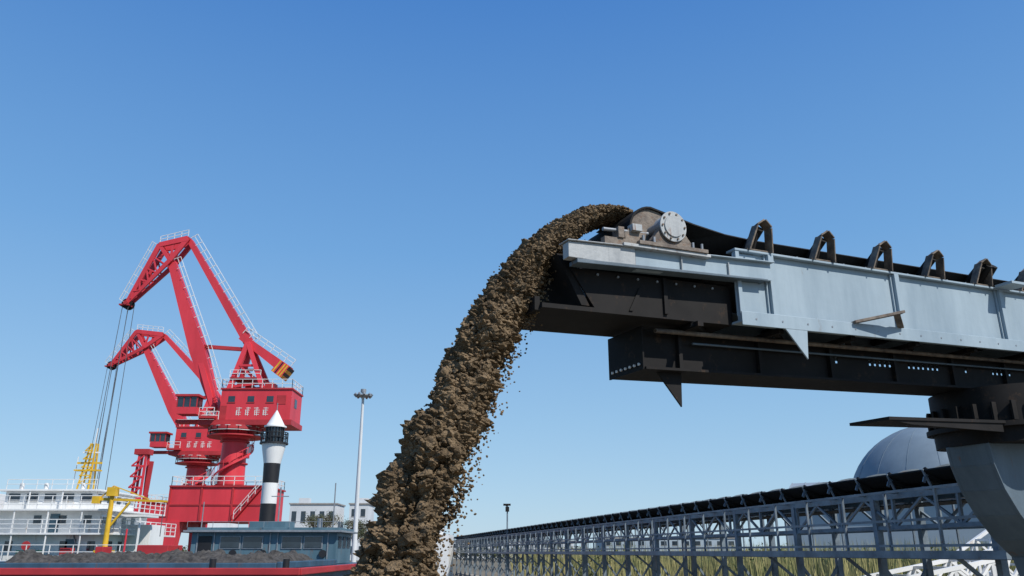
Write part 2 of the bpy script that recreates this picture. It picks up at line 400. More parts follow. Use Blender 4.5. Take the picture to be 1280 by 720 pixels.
# ------------------------------------------------------------------ long belt conveyor on trestles (right)
dx,dy=-.187,.982
lowT=Matrix(((dx,dy,0,7.3),(dy,-dx,0,18),(0,0,1,EYE),(0,0,0,1)))   # s along away, w to the right
low=empty('trestle_belt_conveyor')
sA,sB=-4.3,78
g=MB(lowT)
g.box(sA,sB,-.03,.06,-.12,.02,'rail'); g.box(sA,sB,.06,.75,-.03,.0,'galv'); g.box(sA,sB,.72,.80,-.14,.02,'rail')
g.rail([(sA,.0,.02),(sB,.0,.02)],1.12,1.5,.048,'rail',rails=(1.0,.5,.08))
for w in(.85,1.95): 
    g.box(sA,sB,w,w+.08,1.08,1.26,'rail'); g.box(sA,sB,w,w+.07,.45,.53,'rail')
s=sA
while s<sB-2:
    for w in(.89,1.99):
        g.beam((s,w,.5),(s+1,w,1.1),.05,.05,'rail'); g.beam((s+2,w,.5),(s+1,w,1.1),.05,.05,'rail'); g.beam((s,w,.5),(s,w,1.1),.06,.06,'rail')
    s+=2
g.obj('stringer_and_walkway',low)
g=MB(lowT)
s=sA+.3
while s<sB:
    g.beam((s,.80,1.26),(s,.66,1.58),.05,.03,'rail'); g.cyl((s,.70,1.58),(s,1.05,1.34),.06,'belt',n=8)
    g.cyl((s,2.2,1.58),(s,1.85,1.34),.06,'belt',n=8)
    g.cyl((s,1.05,1.32),(s,1.85,1.32),.06,'belt',n=8)
    pr=None
    for i in range(7):
        a=math.pi*(.98-.48*i/6); p=(s,1.45+.80*math.cos(a),1.30+.38*math.sin(a))
        if pr: g.beam(pr,p,.06,.025,'rail',up=(1,0,0))
        pr=p
    g.box(s-.03,s+.03,.60,.84,1.18,1.24,'rail')
    s+=1.15
g.obj('idlers',low)
g=MB(lowT)
pr=[(.68,1.58),(1.05,1.40),(1.85,1.40),(2.22,1.58)]
vs=[];ns=24
for i in range(ns+1):
    s=sA+(sB-sA)*i/ns
    for p in pr: vs.append((s,p[0],p[1]))
g.add(vs,[(4*i+j,4*i+j+1,4*i+j+5,4*i+j+4) for i in range(ns) for j in range(3)],'belt')
g.box(sA,sB,1.0,1.9,.95,.97,'belt')
o=g.obj('belt',low); md=o.modifiers.new('t','SOLIDIFY'); md.thickness=.03
g=MB(lowT)
s=sA+1.2
while s<sB:
    for w in(.89,1.99): g.beam((s,w,1.1),(s,w,GND-EYE-.05),.14,.14,'rail')
    g.beam((s,.89,-.3),(s,1.99,-1.8),.07,.07,'rail'); g.beam((s,1.99,-.3),(s,.89,-1.8),.07,.07,'rail')
    g.beam((s,.0,-.06),(s,.89,-.06),.1,.1,'rail'); g.beam((s,.02,-.1),(s,.85,-.75),.06,.06,'rail')
    g.box(s-.3,s+.3,.6,2.3,GND-EYE-.02,GND-EYE+.15,'conc')
    s+=3.45
g.obj('trestle_legs',low)
g=MB(lowT); g.rail([(sA,2.75,.02),(sB,2.75,.02)],1.12,1.5,.04,'rail'); g.box(sA,sB,2.1,2.78,-.03,.0,'galv')
g.obj('far_walkway',low)

def truss(name,p0,p1,wd,ht,n,mk,t=.10):
    g=MB(); p0=Vector(p0);p1=Vector(p1);d=(p1-p0).normalized();l=Vector((-d.y,d.x,0)).normalized()
    for a in(-1,1):
        for u in(0,1):
            o_=l*(a*wd/2)+Vector((0,0,u*ht)); g.beam(p0+o_,p1+o_,t,t,mk)
        for i in range(n):
            A=p0.lerp(p1,i/n)+l*(a*wd/2);B=p0.lerp(p1,(i+1)/n)+l*(a*wd/2);U=Vector((0,0,ht))
            g.beam(A,B+U,t*.7,t*.7,mk); g.beam(B,A+U,t*.7,t*.7,mk); g.beam(A,A+U,t*.8,t*.8,mk)
    for i in range(n+1):
        A=p0.lerp(p1,i/n); 
        for u in(0,ht): g.beam(A-l*wd/2+Vector((0,0,u)),A+l*wd/2+Vector((0,0,u)),t*.7,t*.7,mk)
    for k in(0,n//2,n):   # stub legs to the ground
        A=p0.lerp(p1,k/n)
        for a in(-1,1): q=A+l*(a*wd/2); g.beam(q,(q.x,q.y,GND-.05),t,t,mk)
    return g.obj(name)
truss('white_steel_truss',(8.5,21.0,EYE-1.75),(17.5,23.5,EYE-.30),1.4,1.0,8,'white')
truss('white_steel_truss.001',(14.2,26,EYE-1.3),(18.8,27.6,EYE+1.0),1.4,1.2,5,'white')

# ------------------------------------------------------------------ portal slewing cranes
def crane(name,ox,oy,P):
    e=empty(name); T=Matrix.Translation((ox,oy,EYE))
    zg=GND-EYE
    g=MB(T)   # portal
    g.box(-6,6.0,-4.5,4.5,3.6,7.9,'red'); g.box(-6.2,6.2,-4.7,4.7,7.9,8.1,'redd')
    for x in(-5.2,5.2):
        for y in(-3.9,3.9):
            g.beam((x,y,3.6),(x*1.05,y*1.1,zg+1),1.6,1.6,'red',1.2,1.2)
            g.box(x*1.05-2,x*1.05+2,y*1.1-.5,y*1.1+.5,zg+.5,zg+1.2,'redd')
            for q in(-1.5,-.5,.5,1.5): g.cyl((x*1.05+q,y*1.1-.3,zg+.4),(x*1.05+q,y*1.1+.3,zg+.4),.38,'dark',n=14)
        g.box(x-.6,x+.6,-3.9,3.9,2.4,3.6,'redd')
    for x in(-6.05,-2,2,6.05): g.box(x-.12,x+.12,-4.62,-4.5,3.6,7.9,'redd')
    g.box(-6,6,-4.6,-4.5,5.6,5.8,'redd')
    g.beam((2.5,-4.8,3.8),(5.8,-4.8,7.9),.5,.12,'redd'); g.rail([(2.5,-5.0,3.9),(5.8,-5.0,8.0)],1.0,1.2,.06,'white')
    g.rail([(-6,-4.5,8.1),(6,-4.5,8.1),(6,4.5,8.1),(-6,4.5,8.1),(-6,-4.5,8.1)],1.15,1.4,.07,'white')
    g.obj('portal',e)
    g=MB(T)   # column
    g.cyl((0,0,8.1),(0,0,14.2),1.75,'red',1.6,n=32); g.cyl((0,0,14.2),(0,0,15.6),1.6,'red',2.6,n=32)
    for z in(8.4,11.2,14.1): g.cyl((0,0,z),(0,0,z+.15),1.95,'redd',n=32)
    pr=None
    for i in range(40):
        a=-2.7+i*.105; z=8.2+i*.15; r=2.5; p=Vector((r*math.cos(a-.6),r*math.sin(a-.6),z))
        q=Vector((1.6*math.cos(a-.6),1.6*math.sin(a-.6),z)); g.beam(q,p,.28,.06,'redd')
        if pr:
            g.beam(pr,p,.08,.25,'red'); g.beam(pr+Vector((0,0,1.1)),p+Vector((0,0,1.1)),.07,.07,'red')
            if i%3==0: g.beam(p,p+Vector((0,0,1.1)),.06,.06,'red')
        pr=p
    g.cyl((0,0,15.6),(0,0,16.1),3.6,'redd',n=32)
    ring=[(3.6*math.cos(a),3.6*math.sin(a),14.9) for a in np.linspace(0,2*math.pi,17)]
    g.cyl((0,0,14.75),(0,0,14.9),3.7,'redd',n=32)
    g.rail(ring,1.1,1.5,.07,'white')
    g.obj('column_and_stair',e)
    g=MB(T)   # slewing upper works
    g.box(-4.2,8.2,-2.9,2.9,16.1,16.8,'redd')
    hx0,hx1=P['house']
    g.box(hx0,hx1,-2.7,2.7,16.8,20.9,'red'); g.box(hx0-.15,hx1+.15,-2.85,2.85,20.9,21.1,'redd')
    g.rail([(hx0,-2.8,21.1),(hx1,-2.8,21.1),(hx1,2.8,21.1),(hx0,2.8,21.1),(hx0,-2.8,21.1)],1.2,1.3,.07,'white')
    for i in range(3): g.box(hx0+1+2.6*i,hx0+1.9+2.6*i,-2.74,-2.70,19.2,20.0,'glass'); g.box(hx0+.9+2.6*i,hx0+2.0+2.6*i,-2.77,-2.741,19.05,19.18,'redd')
    g.box(hx1,hx1+.04,-1,.2,18.7,19.9,'glass'); g.box(hx0+.1,hx0+.9,-2.73,-2.7,16.9,18.7,'redd')
    g.box(hx0+7.6,hx0+8.8,-2.75,-2.7,18.9,20.1,'redd')
    gx=hx0+2.2                                              # painted lettering
    for c in range(4):
        rnd=random.Random(c+3)
        for q in range(4):
            z=17.5+q*.28; g.box(gx+rnd.uniform(0,.15),gx+rnd.uniform(.5,.8),-2.725,-2.705,z,z+.07,'white')
        g.box(gx+.36,gx+.44,-2.735,-2.728,17.35,18.5,'white'); g.box(gx+rnd.uniform(0,.1),gx+.16,-2.732,-2.726,17.4,18.1,'white')
        gx+=1.2
    g.rail([(-4.2,-2.9,16.8),(hx0,-2.9,16.8)],1.1,1.2,.07,'white')
    g.cyl((hx0+3,-1,21.6),(hx0+3,1,21.6),.5,'redd',n=16); g.box(hx0+5.2,hx0+6.4,-1,1,21.1,22.2,'redd')
    g.obj('machinery_house',e)
    g=MB(T)   # cab
    cx=P['cab']
    g.box(cx,cx+2.6,-4.6,-2.4,17.3,18.2,'red'); g.box(cx-.1,cx+2.5,-4.55,-2.45,18.2,19.6,'glass'); g.box(cx-.35,cx+2.8,-4.8,-2.2,19.6,19.9,'redd')
    for x in(cx-.12,cx+.75,cx+1.6,cx+2.5): g.box(x,x+.12,-4.62,-4.5,18.2,19.6,'redd')
    g.box(cx+2.6,-2,-3.6,-2.6,16.9,17.2,'redd'); g.rail([(cx+2.6,-3.6,17.2),(-2,-3.6,17.2)],1.1,1.2,.07,'white')
    g.box(cx-1,-2,-2.2,-.5,16.5,16.9,'redd')
    g.obj('operator_cab',e)
    V3=lambda p,y=0: Vector((p[0],y,p[1]))
    tip,knee,rear,bt,ft,at,bal=[P[k] for k in('tip','knee','rear','bt','foot','atop','bal')]
    g=MB(T)   # main boom
    f_,b_=V3(ft),V3(bt); mid=f_.lerp(b_,.38)
    U=(1,0,0)
    g.beam(f_,mid,1.7,1.0,'red',1.8,2.1,up=U); g.beam(mid,b_,1.8,2.1,'red',1.2,1.0,up=U)
    for y in(-1.3,1.3): g.beam(V3(ft,y),mid+Vector((0,y*.4,0)),.4,.7,'red',up=U)
    n_=(b_-f_).normalized(); side=Vector((-n_.z,0,n_.x)); side= side if side.x>0 else -side
    g.rail([f_.lerp(b_,.1)+side*1.0+Vector((0,-.9,0)),mid+side*1.1+Vector((0,-.9,0)),b_+side*.6+Vector((0,-.8,0))],1.0,1.6,.07,'white',up=side)
    g.obj('main_boom',e)
    g=MB(T)   # fly jib
    for y in(-.9,.9):
        g.beam(V3(tip,y*.5),V3(knee,y),.35,.55,'red',.4,.7,up=U); g.beam(V3(tip,y*.5),V3(bt,y),.3,.45,'red',.35,.6,up=U)
        g.beam(V3(knee,y),V3(rear,y),.4,.7,'red',.4,.8); g.beam(V3(bt,y),V3(rear,y),.35,.7,'red',.35,.7,up=U); g.beam(V3(knee,y),V3(bt,y),.3,.5,'red',up=U)
        for i in range(1,5):
            a=V3(tip,y*.7).lerp(V3(knee,y),i/5); b2=V3(tip,y*.7).lerp(V3(bt,y),(i-.5)/5); g.beam(a,b2,.15,.2,'red',up=U)
            b3=V3(tip,y*.7).lerp(V3(bt,y),(i+.5)/5); g.beam(a,b3,.15,.2,'red',up=U)
        m=V3(knee,y).lerp(V3(rear,y),.5); g.beam(m,V3(bt,y),.2,.3,'red',up=U)
    for p in(tip,knee,rear,bt): g.cyl(V3(p,-1.0),V3(p,1.0),.3,'redd',n=12)
    for y in(-.4,.4): g.cyl(V3(tip,y-.1),V3(tip,y+.1),.75,'dark',n=20)
    g.box(tip[0]-.9,tip[0]+.5,-.9,.9,tip[1]-.35,tip[1]-.15,'redd')
    k_,r_=V3(knee,-.9),V3(rear,-.9)
    g.rail([k_+Vector((0,0,.35)),r_+Vector((0,0,.4))],1.0,1.0,.07,'white')
    g.rail([V3(tip,-.5)+Vector((-.4,0,.2)),V3(knee,-.9)+Vector((-.4,0,.1))],.9,1.3,.07,'white',up=(-.8,0,.5))
    g.obj('fly_jib',e)
    g=MB(T)   # tie beam, A frame, balance beam
    r_,a_=V3(rear),V3(at)
    g.beam(r_,a_,1.2,.7,'red',1.2,1.3,up=U)
    dn=(r_-a_).normalized(); sd=Vector((dn.z,0,-dn.x)); sd=sd if sd.x>0 else -sd
    g.rail([a_+sd*.6+Vector((0,-.6,0)),r_+sd*.4+Vector((0,-.6,0))],1.1,1.5,.08,'white',up=sd)
    for y in(-1.6,1.6):
        g.beam(V3(at,y*.5),(at[0]-2.6,y*1.4,16.8),.5,.7,'red',up=U); g.beam(V3(at,y*.5),(at[0]+3.2,y*1.4,21),.45,.6,'red',up=U)
        g.beam((at[0]-1.3,y,21.5),(at[0]+2.6,y,22.0),.3,.35,'red'); g.beam((at[0]-.6,y*.9,24.5),(at[0]+1.5,y*.9,24.5),.3,.3,'red')
        g.beam((at[0]-.6,y*.9,24.5),(at[0]+2.3,y,22.0),.2,.25,'red')
    pf=(at[0]-1.6,at[0]+2.6)
    g.box(pf[0],pf[1],-2.0,2.0,22.6,22.75,'redd'); g.rail([(pf[0],-2,22.75),(pf[1],-2,22.75)],1.0,1.0,.07,'white')
    B0=a_+Vector((-1.2,0,1.0)); B1=V3(bal); g.beam(B0,B1,1.3,.9,'red',1.6,1.5,up=U)
    bd=(B1-B0).normalized(); su=Vector((-bd.z,0,bd.x)); su=su if su.z>0 else -su
    g.rail([B0+su*.5+Vector((0,-.7,0)),B1+su*.8+Vector((0,-.7,0))],1.1,1.2,.08,'white',up=su)
    C=B1-bd*1.0
    g.beam(C-bd*.6-su*.3,C+bd*1.1-su*.3,2.8,1.9,'red',up=su)
    for i in range(4):
        g.beam(C+bd*(-.45+.40*i)-su*.3+Vector((0,-1.42,0)),C+bd*(-.25+.40*i)-su*.3+Vector((0,-1.42,0)),.03,1.85,'yellow' if i!=1 else 'black',up=su)
        g.beam(C+bd*1.10-su*(1.05-i*.47),C+bd*1.14-su*(1.05-i*.47),2.75,.42,'yellow' if i%2==0 else 'black',up=su)
    bm_=V3(ft).lerp(V3(bt),.42); g.beam(bm_,a_+Vector((-.3,0,-.8)),.5,.5,'redd',up=U)
    g.obj('luffing_gear',e)
    g=MB(T)   # hoist ropes and grab
    zb=P['rope']
    for x,y in((-.55,-.5),(-.15,.5),(.35,-.5),(.75,.5)): g.cyl((tip[0]+x*.9,y,tip[1]),(tip[0]+x*1.6-.6,y,zb),.045,'rope',n=5)
    g.cyl((tip[0],0,tip[1]+.6),(knee[0],0,knee[1]+.8),.05,'rope',n=5)
    gx=tip[0]-.5
    g.prism([(gx-1.4,zb-1.6),(gx-.5,zb-.2),(gx+.5,zb-.2),(gx+1.4,zb-1.6),(gx,zb-3.0)],-1,1,'dark'); g.box(gx-.7,gx+.7,-.6,.6,zb-.2,zb+.6,'redd')
    g.obj('hoist_ropes_and_grab',e)
    return e
crane('portal_crane',-37.7,110,dict(tip=(-17.5,33.8),knee=(-13.8,42.6),rear=(-9.8,43.6),bt=(-12.0,40.2),foot=(-3.0,18.5),
      atop=(.6,27.9),bal=(6.4,23.9),house=(-1.6,7.9),cab=-6.6,rope=4.5))
crane('portal_crane.001',-56.0,145,dict(tip=(-18.0,32.7),knee=(-13.9,39.0),rear=(-9.0,38.4),bt=(-12.1,36.0),foot=(-.8,17.2),
      atop=(1.6,28.0),bal=(6.6,21.8),house=(-3.4,5.6),cab=-6.9,rope=4.5))

g=MB(); X=-.470*.97*90; Y=90
for sx in(-.7,.7):
    for sy in(-.7,.7): g.beam((X+sx,Y+sy,GND),(X+sx*.5+.3,Y+sy*.5,EYE+10.3),.22,.22,'red')
for i in range(10):
    z=GND+1+i*1.15; g.beam((X-.6,Y-.7,z),(X+.6,Y-.7,z+1.1),.14,.14,'red'); g.beam((X-.65,Y-.65,z),(X+.65,Y-.65,z),.16,.16,'red')
g.box(X-1.5,X+1.6,Y-1.4,Y+1.2,EYE+1.2,EYE+3.0,'red'); g.box(X-.6,X+1.0,Y-.6,Y+.6,EYE+10.2,EYE+10.8,'redd')
g.beam((X+.9,Y,EYE+3),(X+1.2,Y,EYE+9.5),.3,.4,'redd'); g.box(X-2.6,X+2.8,Y-2,Y+2,GND-.1,EYE-1.2,'red')
g.obj('red_lattice_tower_crane')

# ------------------------------------------------------------------ moored ship (left)
ship=empty('cargo_ship'); T=Matrix.Translation((0,60,EYE))
g=MB(T)
g.add([(-80,-1.5,-6.2),(-27,-1.5,-6.2),(-27,9,-6.2),(-80,9,-6.2),(-80,-2.5,-.9),(-25,-2.5,-.9),(-25,10,-.9),(-80,10,-.9)],
      [(0,3,2,1),(4,5,6,7),(0,1,5,4),(1,2,6,5),(2,3,7,6),(3,0,4,7)],'green')
g.add([(-25,-2.5,-.9),(-20.5,3.7,-.2),(-25,10,-.9),(-27,-1.5,-6.2),(-22.5,3.7,-6.2),(-27,9,-6.2)],[(0,1,2),(0,3,4,1),(1,4,5,2),(3,5,4)],'green')
g.box(-80,-25,-2.56,-2.46,-1.1,-.55,'white')
g.obj('hull',ship)
g=MB(T)
def tier(x0,x1,y0,y1,z0,z1,ov,n,rail=True,wz=(.45,.75),wf=.3,skip=()):
    g.box(x0,x1,y0,y1,z0,z1-.12,'white'); g.box(x0-ov,x1+ov,y0-ov,y1+ov,z1-.12,z1,'white')
    h=z1-z0; dxw=(x1-x0)/n
    for i in range(n):
        if i in skip: continue
        a=x0+dxw*(i+.5-wf/2*1.0); g.box(a,a+dxw*wf,y0-.03,y0+.01,z0+h*wz[0],z0+h*wz[1],'glass')
        g.box(a-.05,a+dxw*wf+.05,y0-.05,y0-.031,z0+h*wz[0]-.06,z0+h*wz[0]-.01,'white')
    k=max(2,int((y1-y0)/1.6))
    for i in range(k): g.box(x1-.01,x1+.03,y0+.4+1.5*i,y0+1.0+1.5*i,z0+h*wz[0],z0+h*wz[1],'glass')
    if rail: g.rail([(x0-ov,y0-ov+.05,z1),(x1+ov-.05,y0-ov+.05,z1),(x1+ov-.05,y1+ov,z1)],.9,1.0,.05,'white',rails=(1,.66,.33))
    for i in range(int((x1-x0)/2.4)+1): g.beam((x0-ov+.1+2.4*i,y0-ov+.1,z0),(x0-ov+.1+2.4*i,y0-ov+.1,z1-.12),.08,.08,'white')
tier(-46,-28.6,-1.0,8,-.9,1.25,.9,9,wf=.28,skip=(2,6))
tier(-44,-29.6,-.2,7.5,1.25,2.9,1.0,8,wf=.30,wz=(.4,.75),skip=(4,))
tier(-37.2,-30.6,.6,7,2.9,4.35,.5,5,False,(.42,.80),wf=.62)
for x,z0 in((-38.2,-.9),(-31.4,-.9)): g.box(x,x+.75,-1.03,-.99,z0,z0+1.75,'cabin')
g.box(-33.2,-32.5,-.23,-.19,1.3,2.6,'cabin')
g.box(-29,-26.0,-1.2,1.2,2.35,2.5,'white')
for x in(-28.6,-26.3): g.beam((x,-1.1,-.9),(x,-1.1,2.35),.12,.12,'white')
g.box(-28.8,-26.6,1.5,4,-.9,1.9,'white'); g.box(-44,-39,2,5,2.9,4.2,'white')
g.rail([(-37,.2,4.35),(-30.4,.2,4.35)],.7,1.1,.045,'white')
for x in(-36,-34.2,-31.5): g.cyl((x,0.4,4.35),(x,.4,4.8),.16,'white',n=8)
g.beam((-30,-.9,-.9),(-30.9,-.9,1.2),.5,.06,'galv'); g.cyl((-33.6,-1.95,.4),(-33.6,-1.88,.4),.3,'redd',n=16); g.cyl((-40,-1.95,.4),(-40,-1.88,.4),.3,'redd',n=16)
g.obj('superstructure',ship,.02)
g=MB(T)
mx=-32.7
for a in(-.45,.45):
    for b2 in(-.4,.4): g.beam((mx+a,3+b2,4.3),(mx+a*.45+.2,3+b2*.4,8.0),.10,.10,'yellow')
for i in range(5):
    z=4.9+i*.62; w=.45-.05*i; g.box(mx-w,mx+w+.1,2.55,2.65,z,z+.08,'yellow'); g.beam((mx-w,2.6,z),(mx+w,2.6,z+.6),.07,.07,'yellow')
g.box(mx-.9,mx+1.0,2.6,3.2,5.9,6.0,'yellow'); g.beam((mx-.8,2.8,6.5),(mx+1.1,2.8,6.5),.1,.14,'yellow'); g.beam((mx-.5,2.8,7.3),(mx+.8,2.8,7.3),.08,.1,'white')
g.beam((mx+.2,3,8),(mx+.25,3,9.2),.06,.06,'white'); g.beam((mx-1.0,3,4.3),(mx-.9,3,7.0),.05,.05,'white')
g.obj('radar_mast',ship)
g=MB(T)   # yellow stores crane
px=-28.0
g.cyl((px,-2.2,-.9),(px,-2.2,3.9),.20,'yellow',.15,n=14); g.beam((px-.9,-2.2,3.5),(px+3.9,-2.2,3.35),.16,.2,'yellow',.12,.13)
g.beam((px,-2.2,4.4),(px+2.6,-2.2,3.5),.07,.07,'yellow'); g.beam((px,-2.2,4.4),(px-.8,-2.2,3.6),.07,.07,'yellow'); g.beam((px,-2.2,1.5),(px+1.3,-2.2,3.3),.12,.14,'yellow')
g.box(px-.3,px+.3,-2.5,-1.9,3.7,4.3,'yellow'); g.box(px-1.3,px-.8,-2.4,-2.0,3.2,3.7,'yellow'); g.box(px-.5,px+.5,-2.7,-1.7,-.9,.1,'yellow')
g.cyl((px+3.7,-2.2,3.3),(px+3.7,-2.2,1.0),.03,'rope',n=5)
g.obj('stores_crane',ship)
g=MB(T)
for x in np.arange(-46,-25,1.6): g.beam((x,-2.5,-.55),(x,-2.5,.45),.05,.05,'white')
for z in(.0,.45): g.beam((-46,-2.5,z),(-25.2,-2.5,z),.045,.045,'white')
g.box(-34,-32.5,-2.3,-1.6,-.5,.1,'green'); g.cyl((-36,-2.2,-.6),(-36,-2.2,.1),.25,'black',n=12); g.box(-31,-30.3,-2.3,-1.7,-.5,.25,'redd'); 
g.obj('deck_fittings',ship)

# ------------------------------------------------------------------ barge with blue wheelhouse
brg=empty('cargo_barge'); T=Matrix.Translation((0,0,EYE))
g=MB(T)
g.add([(-20.5,32,-6.3),(-8.2,32,-6.3),(-8.2,52,-6.3),(-20.5,52,-6.3),(-21.6,30.5,-.62),(-7.7,30.5,-.62),(-7.7,53,-.62),(-21.6,53,-.62)],
      [(0,3,2,1),(4,5,6,7),(0,1,5,4),(1,2,6,5),(2,3,7,6),(3,0,4,7)],'hullblue')
g.box(-21.7,-7.6,30.35,30.5,-.80,-.55,'redd'); g.box(-21.75,-21.6,30.5,53,-.80,-.55,'redd'); g.box(-7.7,-7.55,30.5,53,-.80,-.55,'redd')
for a in((-20.6,-20.4,32,42),(-8.9,-8.7,32,42)): g.box(*a,-.62,-.36,'hullblue')
g.box(-20.4,-8.9,41.9,42.1,-.62,-.36,'hullblue'); g.box(-20.4,-8.9,31.9,32.05,-.62,-.40,'hullblue')
for x in(-21.2,-19.5,-11,-8.3): g.cyl((x,31.1,-.62),(x,31.1,-.25),.12,'black',n=10)
g.box(-21.3,-20.9,43,44,-.62,.25,'redd'); g.beam((-21.2,46,-.6),(-21.2,46,1.2),.09,.09,'red'); g.box(-20.3,-18.6,45.5,47.5,-.62,.35,'redd')
g.obj('hull',brg,.03)
nx_,ny_=150,110;V=[]
for j in range(ny_):
    for i in range(nx_):
        x=-20.35+11.45*i/(nx_-1);y=32.05+9.8*j/(ny_-1)
        e_=min(i,nx_-1-i)/12;f_=min(j,ny_-1-j)/12;k=min(1,e_)*min(1,f_)
        V.append((x,y,EYE-.6+.36*k+.34*k*noise.fractal(Vector((x*.9,y*.9,3)),.7,2.1,6)))
I,J=np.meshgrid(np.arange(ny_-1),np.arange(nx_-1),indexing='ij'); q=I*nx_+J
npmesh('gravel_cargo',np.array(V),np.stack([q,q+1,q+nx_+1,q+nx_],-1).reshape(-1,4),'coal',brg)
g=MB(T)
x0,x1,y0,y1=-17.2,-9.4,45,49
g.box(x0,x1,y0,y1,-.60,1.0,'cabin'); 
g.box(x0-.35,x1+.3,y0-.4,y1+.3,1.0,1.10,'galv'); g.box(x0-.2,x1+.1,y0-.25,y1+.1,1.10,1.24,'cabin')
for a,b2 in((-15.6,-14.6),(-14.4,-13.4),(-12.3,-11.3),(-11.1,-10.2)):
    g.box(a-.06,b2+.06,y0-.045,y0-.005,.14,.82,'galv'); g.box(a,b2,y0-.07,y0-.05,.2,.76,'glass')
for a in(-16.9,-16.0,-13.0,-12.6,-9.9): g.box(a,a+.06,y0-.05,y0-.003,-.5,.98,'galv')
g.box(-16.8,-16.1,y0-.05,y0-.004,-.5,.8,'black')
for i in range(3): g.box(x1,x1+.03,y0+.4+1.2*i,y0+1.2+1.2*i,.2,.8,'glass')
g.box(-14.5,-12.5,46,48,1.24,1.6,'cabin'); g.box(-16.8,-15.6,46,47.5,1.24,1.5,'white'); g.cyl((-10.6,46,1.24),(-10.6,46,1.75),.15,'galv',n=10)
g.rail([(x0-.2,y0-.3,1.24),(x1+.2,y0-.3,1.24)],.3,1.3,.025,'galv',rails=(1,))
for a in range(5): g.cyl((-16.5+1.6*a,y0-.12,-.1),(-16.5+1.6*a,y0-.02,-.1),.2,'black',n=14)
g.beam((-9.7,45.2,1.2),(-9.7,45.2,3.6),.06,.06,'galv'); g.beam((-16.9,45.4,1.2),(-16.9,45.4,2.6),.05,.05,'galv')
g.beam((-13.2,47,1.6),(-13.2,47,3.5),.07,.07,'galv'); g.beam((-13.7,47,3.0),(-12.7,47,3.0),.05,.05,'galv')
g.obj('wheelhouse',brg,.02)

# striped beacon
g=MB(Matrix.Translation((-15.75,53.5,EYE)))
g.cyl((0,0,-6.2),(0,0,1.3),.9,'conc',.85,n=24)
prof=[(1.3,.50,'black'),(2.95,.50,'black'),(2.95,.50,'white'),(4.25,.50,'white'),(4.25,.50,'black'),(5.5,.54,'black'),(5.5,.54,'white'),(6.3,.70,'white'),(6.75,.78,'white')]
for a,b2 in zip(prof[:-1],prof[1:]):
    if b2[0]>a[0]: g.cyl((0,0,a[0]),(0,0,b2[0]),a[1],a[2],b2[1],n=28,caps=False)
g.cyl((0,0,6.75),(0,0,6.85),.92,'black',n=28)
g.cyl((0,0,6.85),(0,0,7.85),.55,'glass',n=16)
for i in range(16):
    a=i*math.pi/8; g.beam((.86*math.cos(a),.86*math.sin(a),6.85),(.86*math.cos(a),.86*math.sin(a),7.5),.05,.05,'black')
    g.beam((.57*math.cos(a),.57*math.sin(a),6.85),(.57*math.cos(a),.57*math.sin(a),7.85),.07,.07,'black')
for z in(7.2,7.5):
    for i in range(16):
        a=i*math.pi/8;b2=a+math.pi/8; g.beam((.86*math.cos(a),.86*math.sin(a),z),(.86*math.cos(b2),.86*math.sin(b2),z),.05,.05,'black')
g.cyl((0,0,7.85),(0,0,7.95),.72,'white',n=28); g.cyl((0,0,7.95),(0,0,9.0),.62,'white',.04,n=28); g.cyl((0,0,9.0),(0,0,9.5),.03,'galv',n=6)
g.obj('lighthouse_beacon')

# ------------------------------------------------------------------ high mast light and lamp posts
g=MB(Matrix.Translation((-18.75,100,0)))
g.cyl((0,0,GND),(0,0,EYE+19.2),.32,'bldg',.15,n=14)
g.cyl((0,0,EYE+18.6),(0,0,EYE+18.75),1.05,'galv',n=20); g.cyl((0,0,EYE+19.1),(0,0,EYE+19.5),.35,'galv',n=10)
for i in range(10):
    a=i*math.pi/5; c,s=math.cos(a),math.sin(a)
    g.beam((0,0,EYE+18.9),(1.0*c,1.0*s,EYE+18.7),.07,.07,'galv'); g.beam((.85*c,.85*s,EYE+18.55),(1.15*c,1.15*s,EYE+18.85),.4,.22,'galv',up=(c,s,1))
g.box(-.5,.5,-.5,.5,GND-.02,GND+.6,'conc'); g.obj('high_mast_light')
def lamp(name,x,y,h):
    g=MB(Matrix.Translation((x,y,0))); g.cyl((0,0,GND),(0,0,EYE+h),.07,'rail',.05,n=8); g.beam((0,0,EYE+h-.1),(-.2,0,EYE+h+.05),.06,.06,'rail'); g.beam((-.3,0,EYE+h+.05),(.25,0,EYE+h+.05),.25,.14,'dark'); g.box(-.14,.14,-.15,.15,EYE+h-.45,EYE+h-.1,'dark'); g.obj(name)
lamp('street_lamp',-.35,62,3.3); lamp('street_lamp.001',21,90,5.2)

# ------------------------------------------------------------------ buildings
def block(name,x0,x1,y0,y1,h,fl,nb,mk,roofmk='conc'):
    e=empty(name); g=MB()
    g.box(x0,x1,y0,y1,GND-.1,EYE+h,mk); g.box(x0-.3,x1+.3,y0-.3,y1+.3,EYE+h,EYE+h+.4,roofmk)
    g.box(x0+2,x0+5,y0+2,y0+5,EYE+h+.4,EYE+h+2,mk); g.obj('walls_and_roof',e)
    g=MB(); fh=(EYE+h-GND)/fl; bw=(x1-x0)/nb
    for f in range(fl):
        for i in range(nb):
            a=x0+bw*(i+.25); z=GND+fh*(f+.35); g.box(a,a+bw*.5,y0-.05,y0+.02,z,z+fh*.4,'glass'); g.box(a-.1,a+bw*.5+.1,y0-.12,y0-.051,z-.15,z-.02,'conc')
    g.obj('windows',e)
block('office_building',-67,-53,250,262,13.6,2,5,'bldg')
block('office_building.001',-49,-43.5,250,262,13.6,3,2,'bldg')
block('warehouse_building',-27.5,-21,240,262,9.0,2,3,'bldg2')
block('warehouse_building.001',-30,22,300,330,3.5,2,14,'bldg')
block('warehouse_building.002',30,75,280,300,4.2,2,12,'bldg2')
g=MB(Matrix.Translation((0,80,EYE)))
tx=-9.0
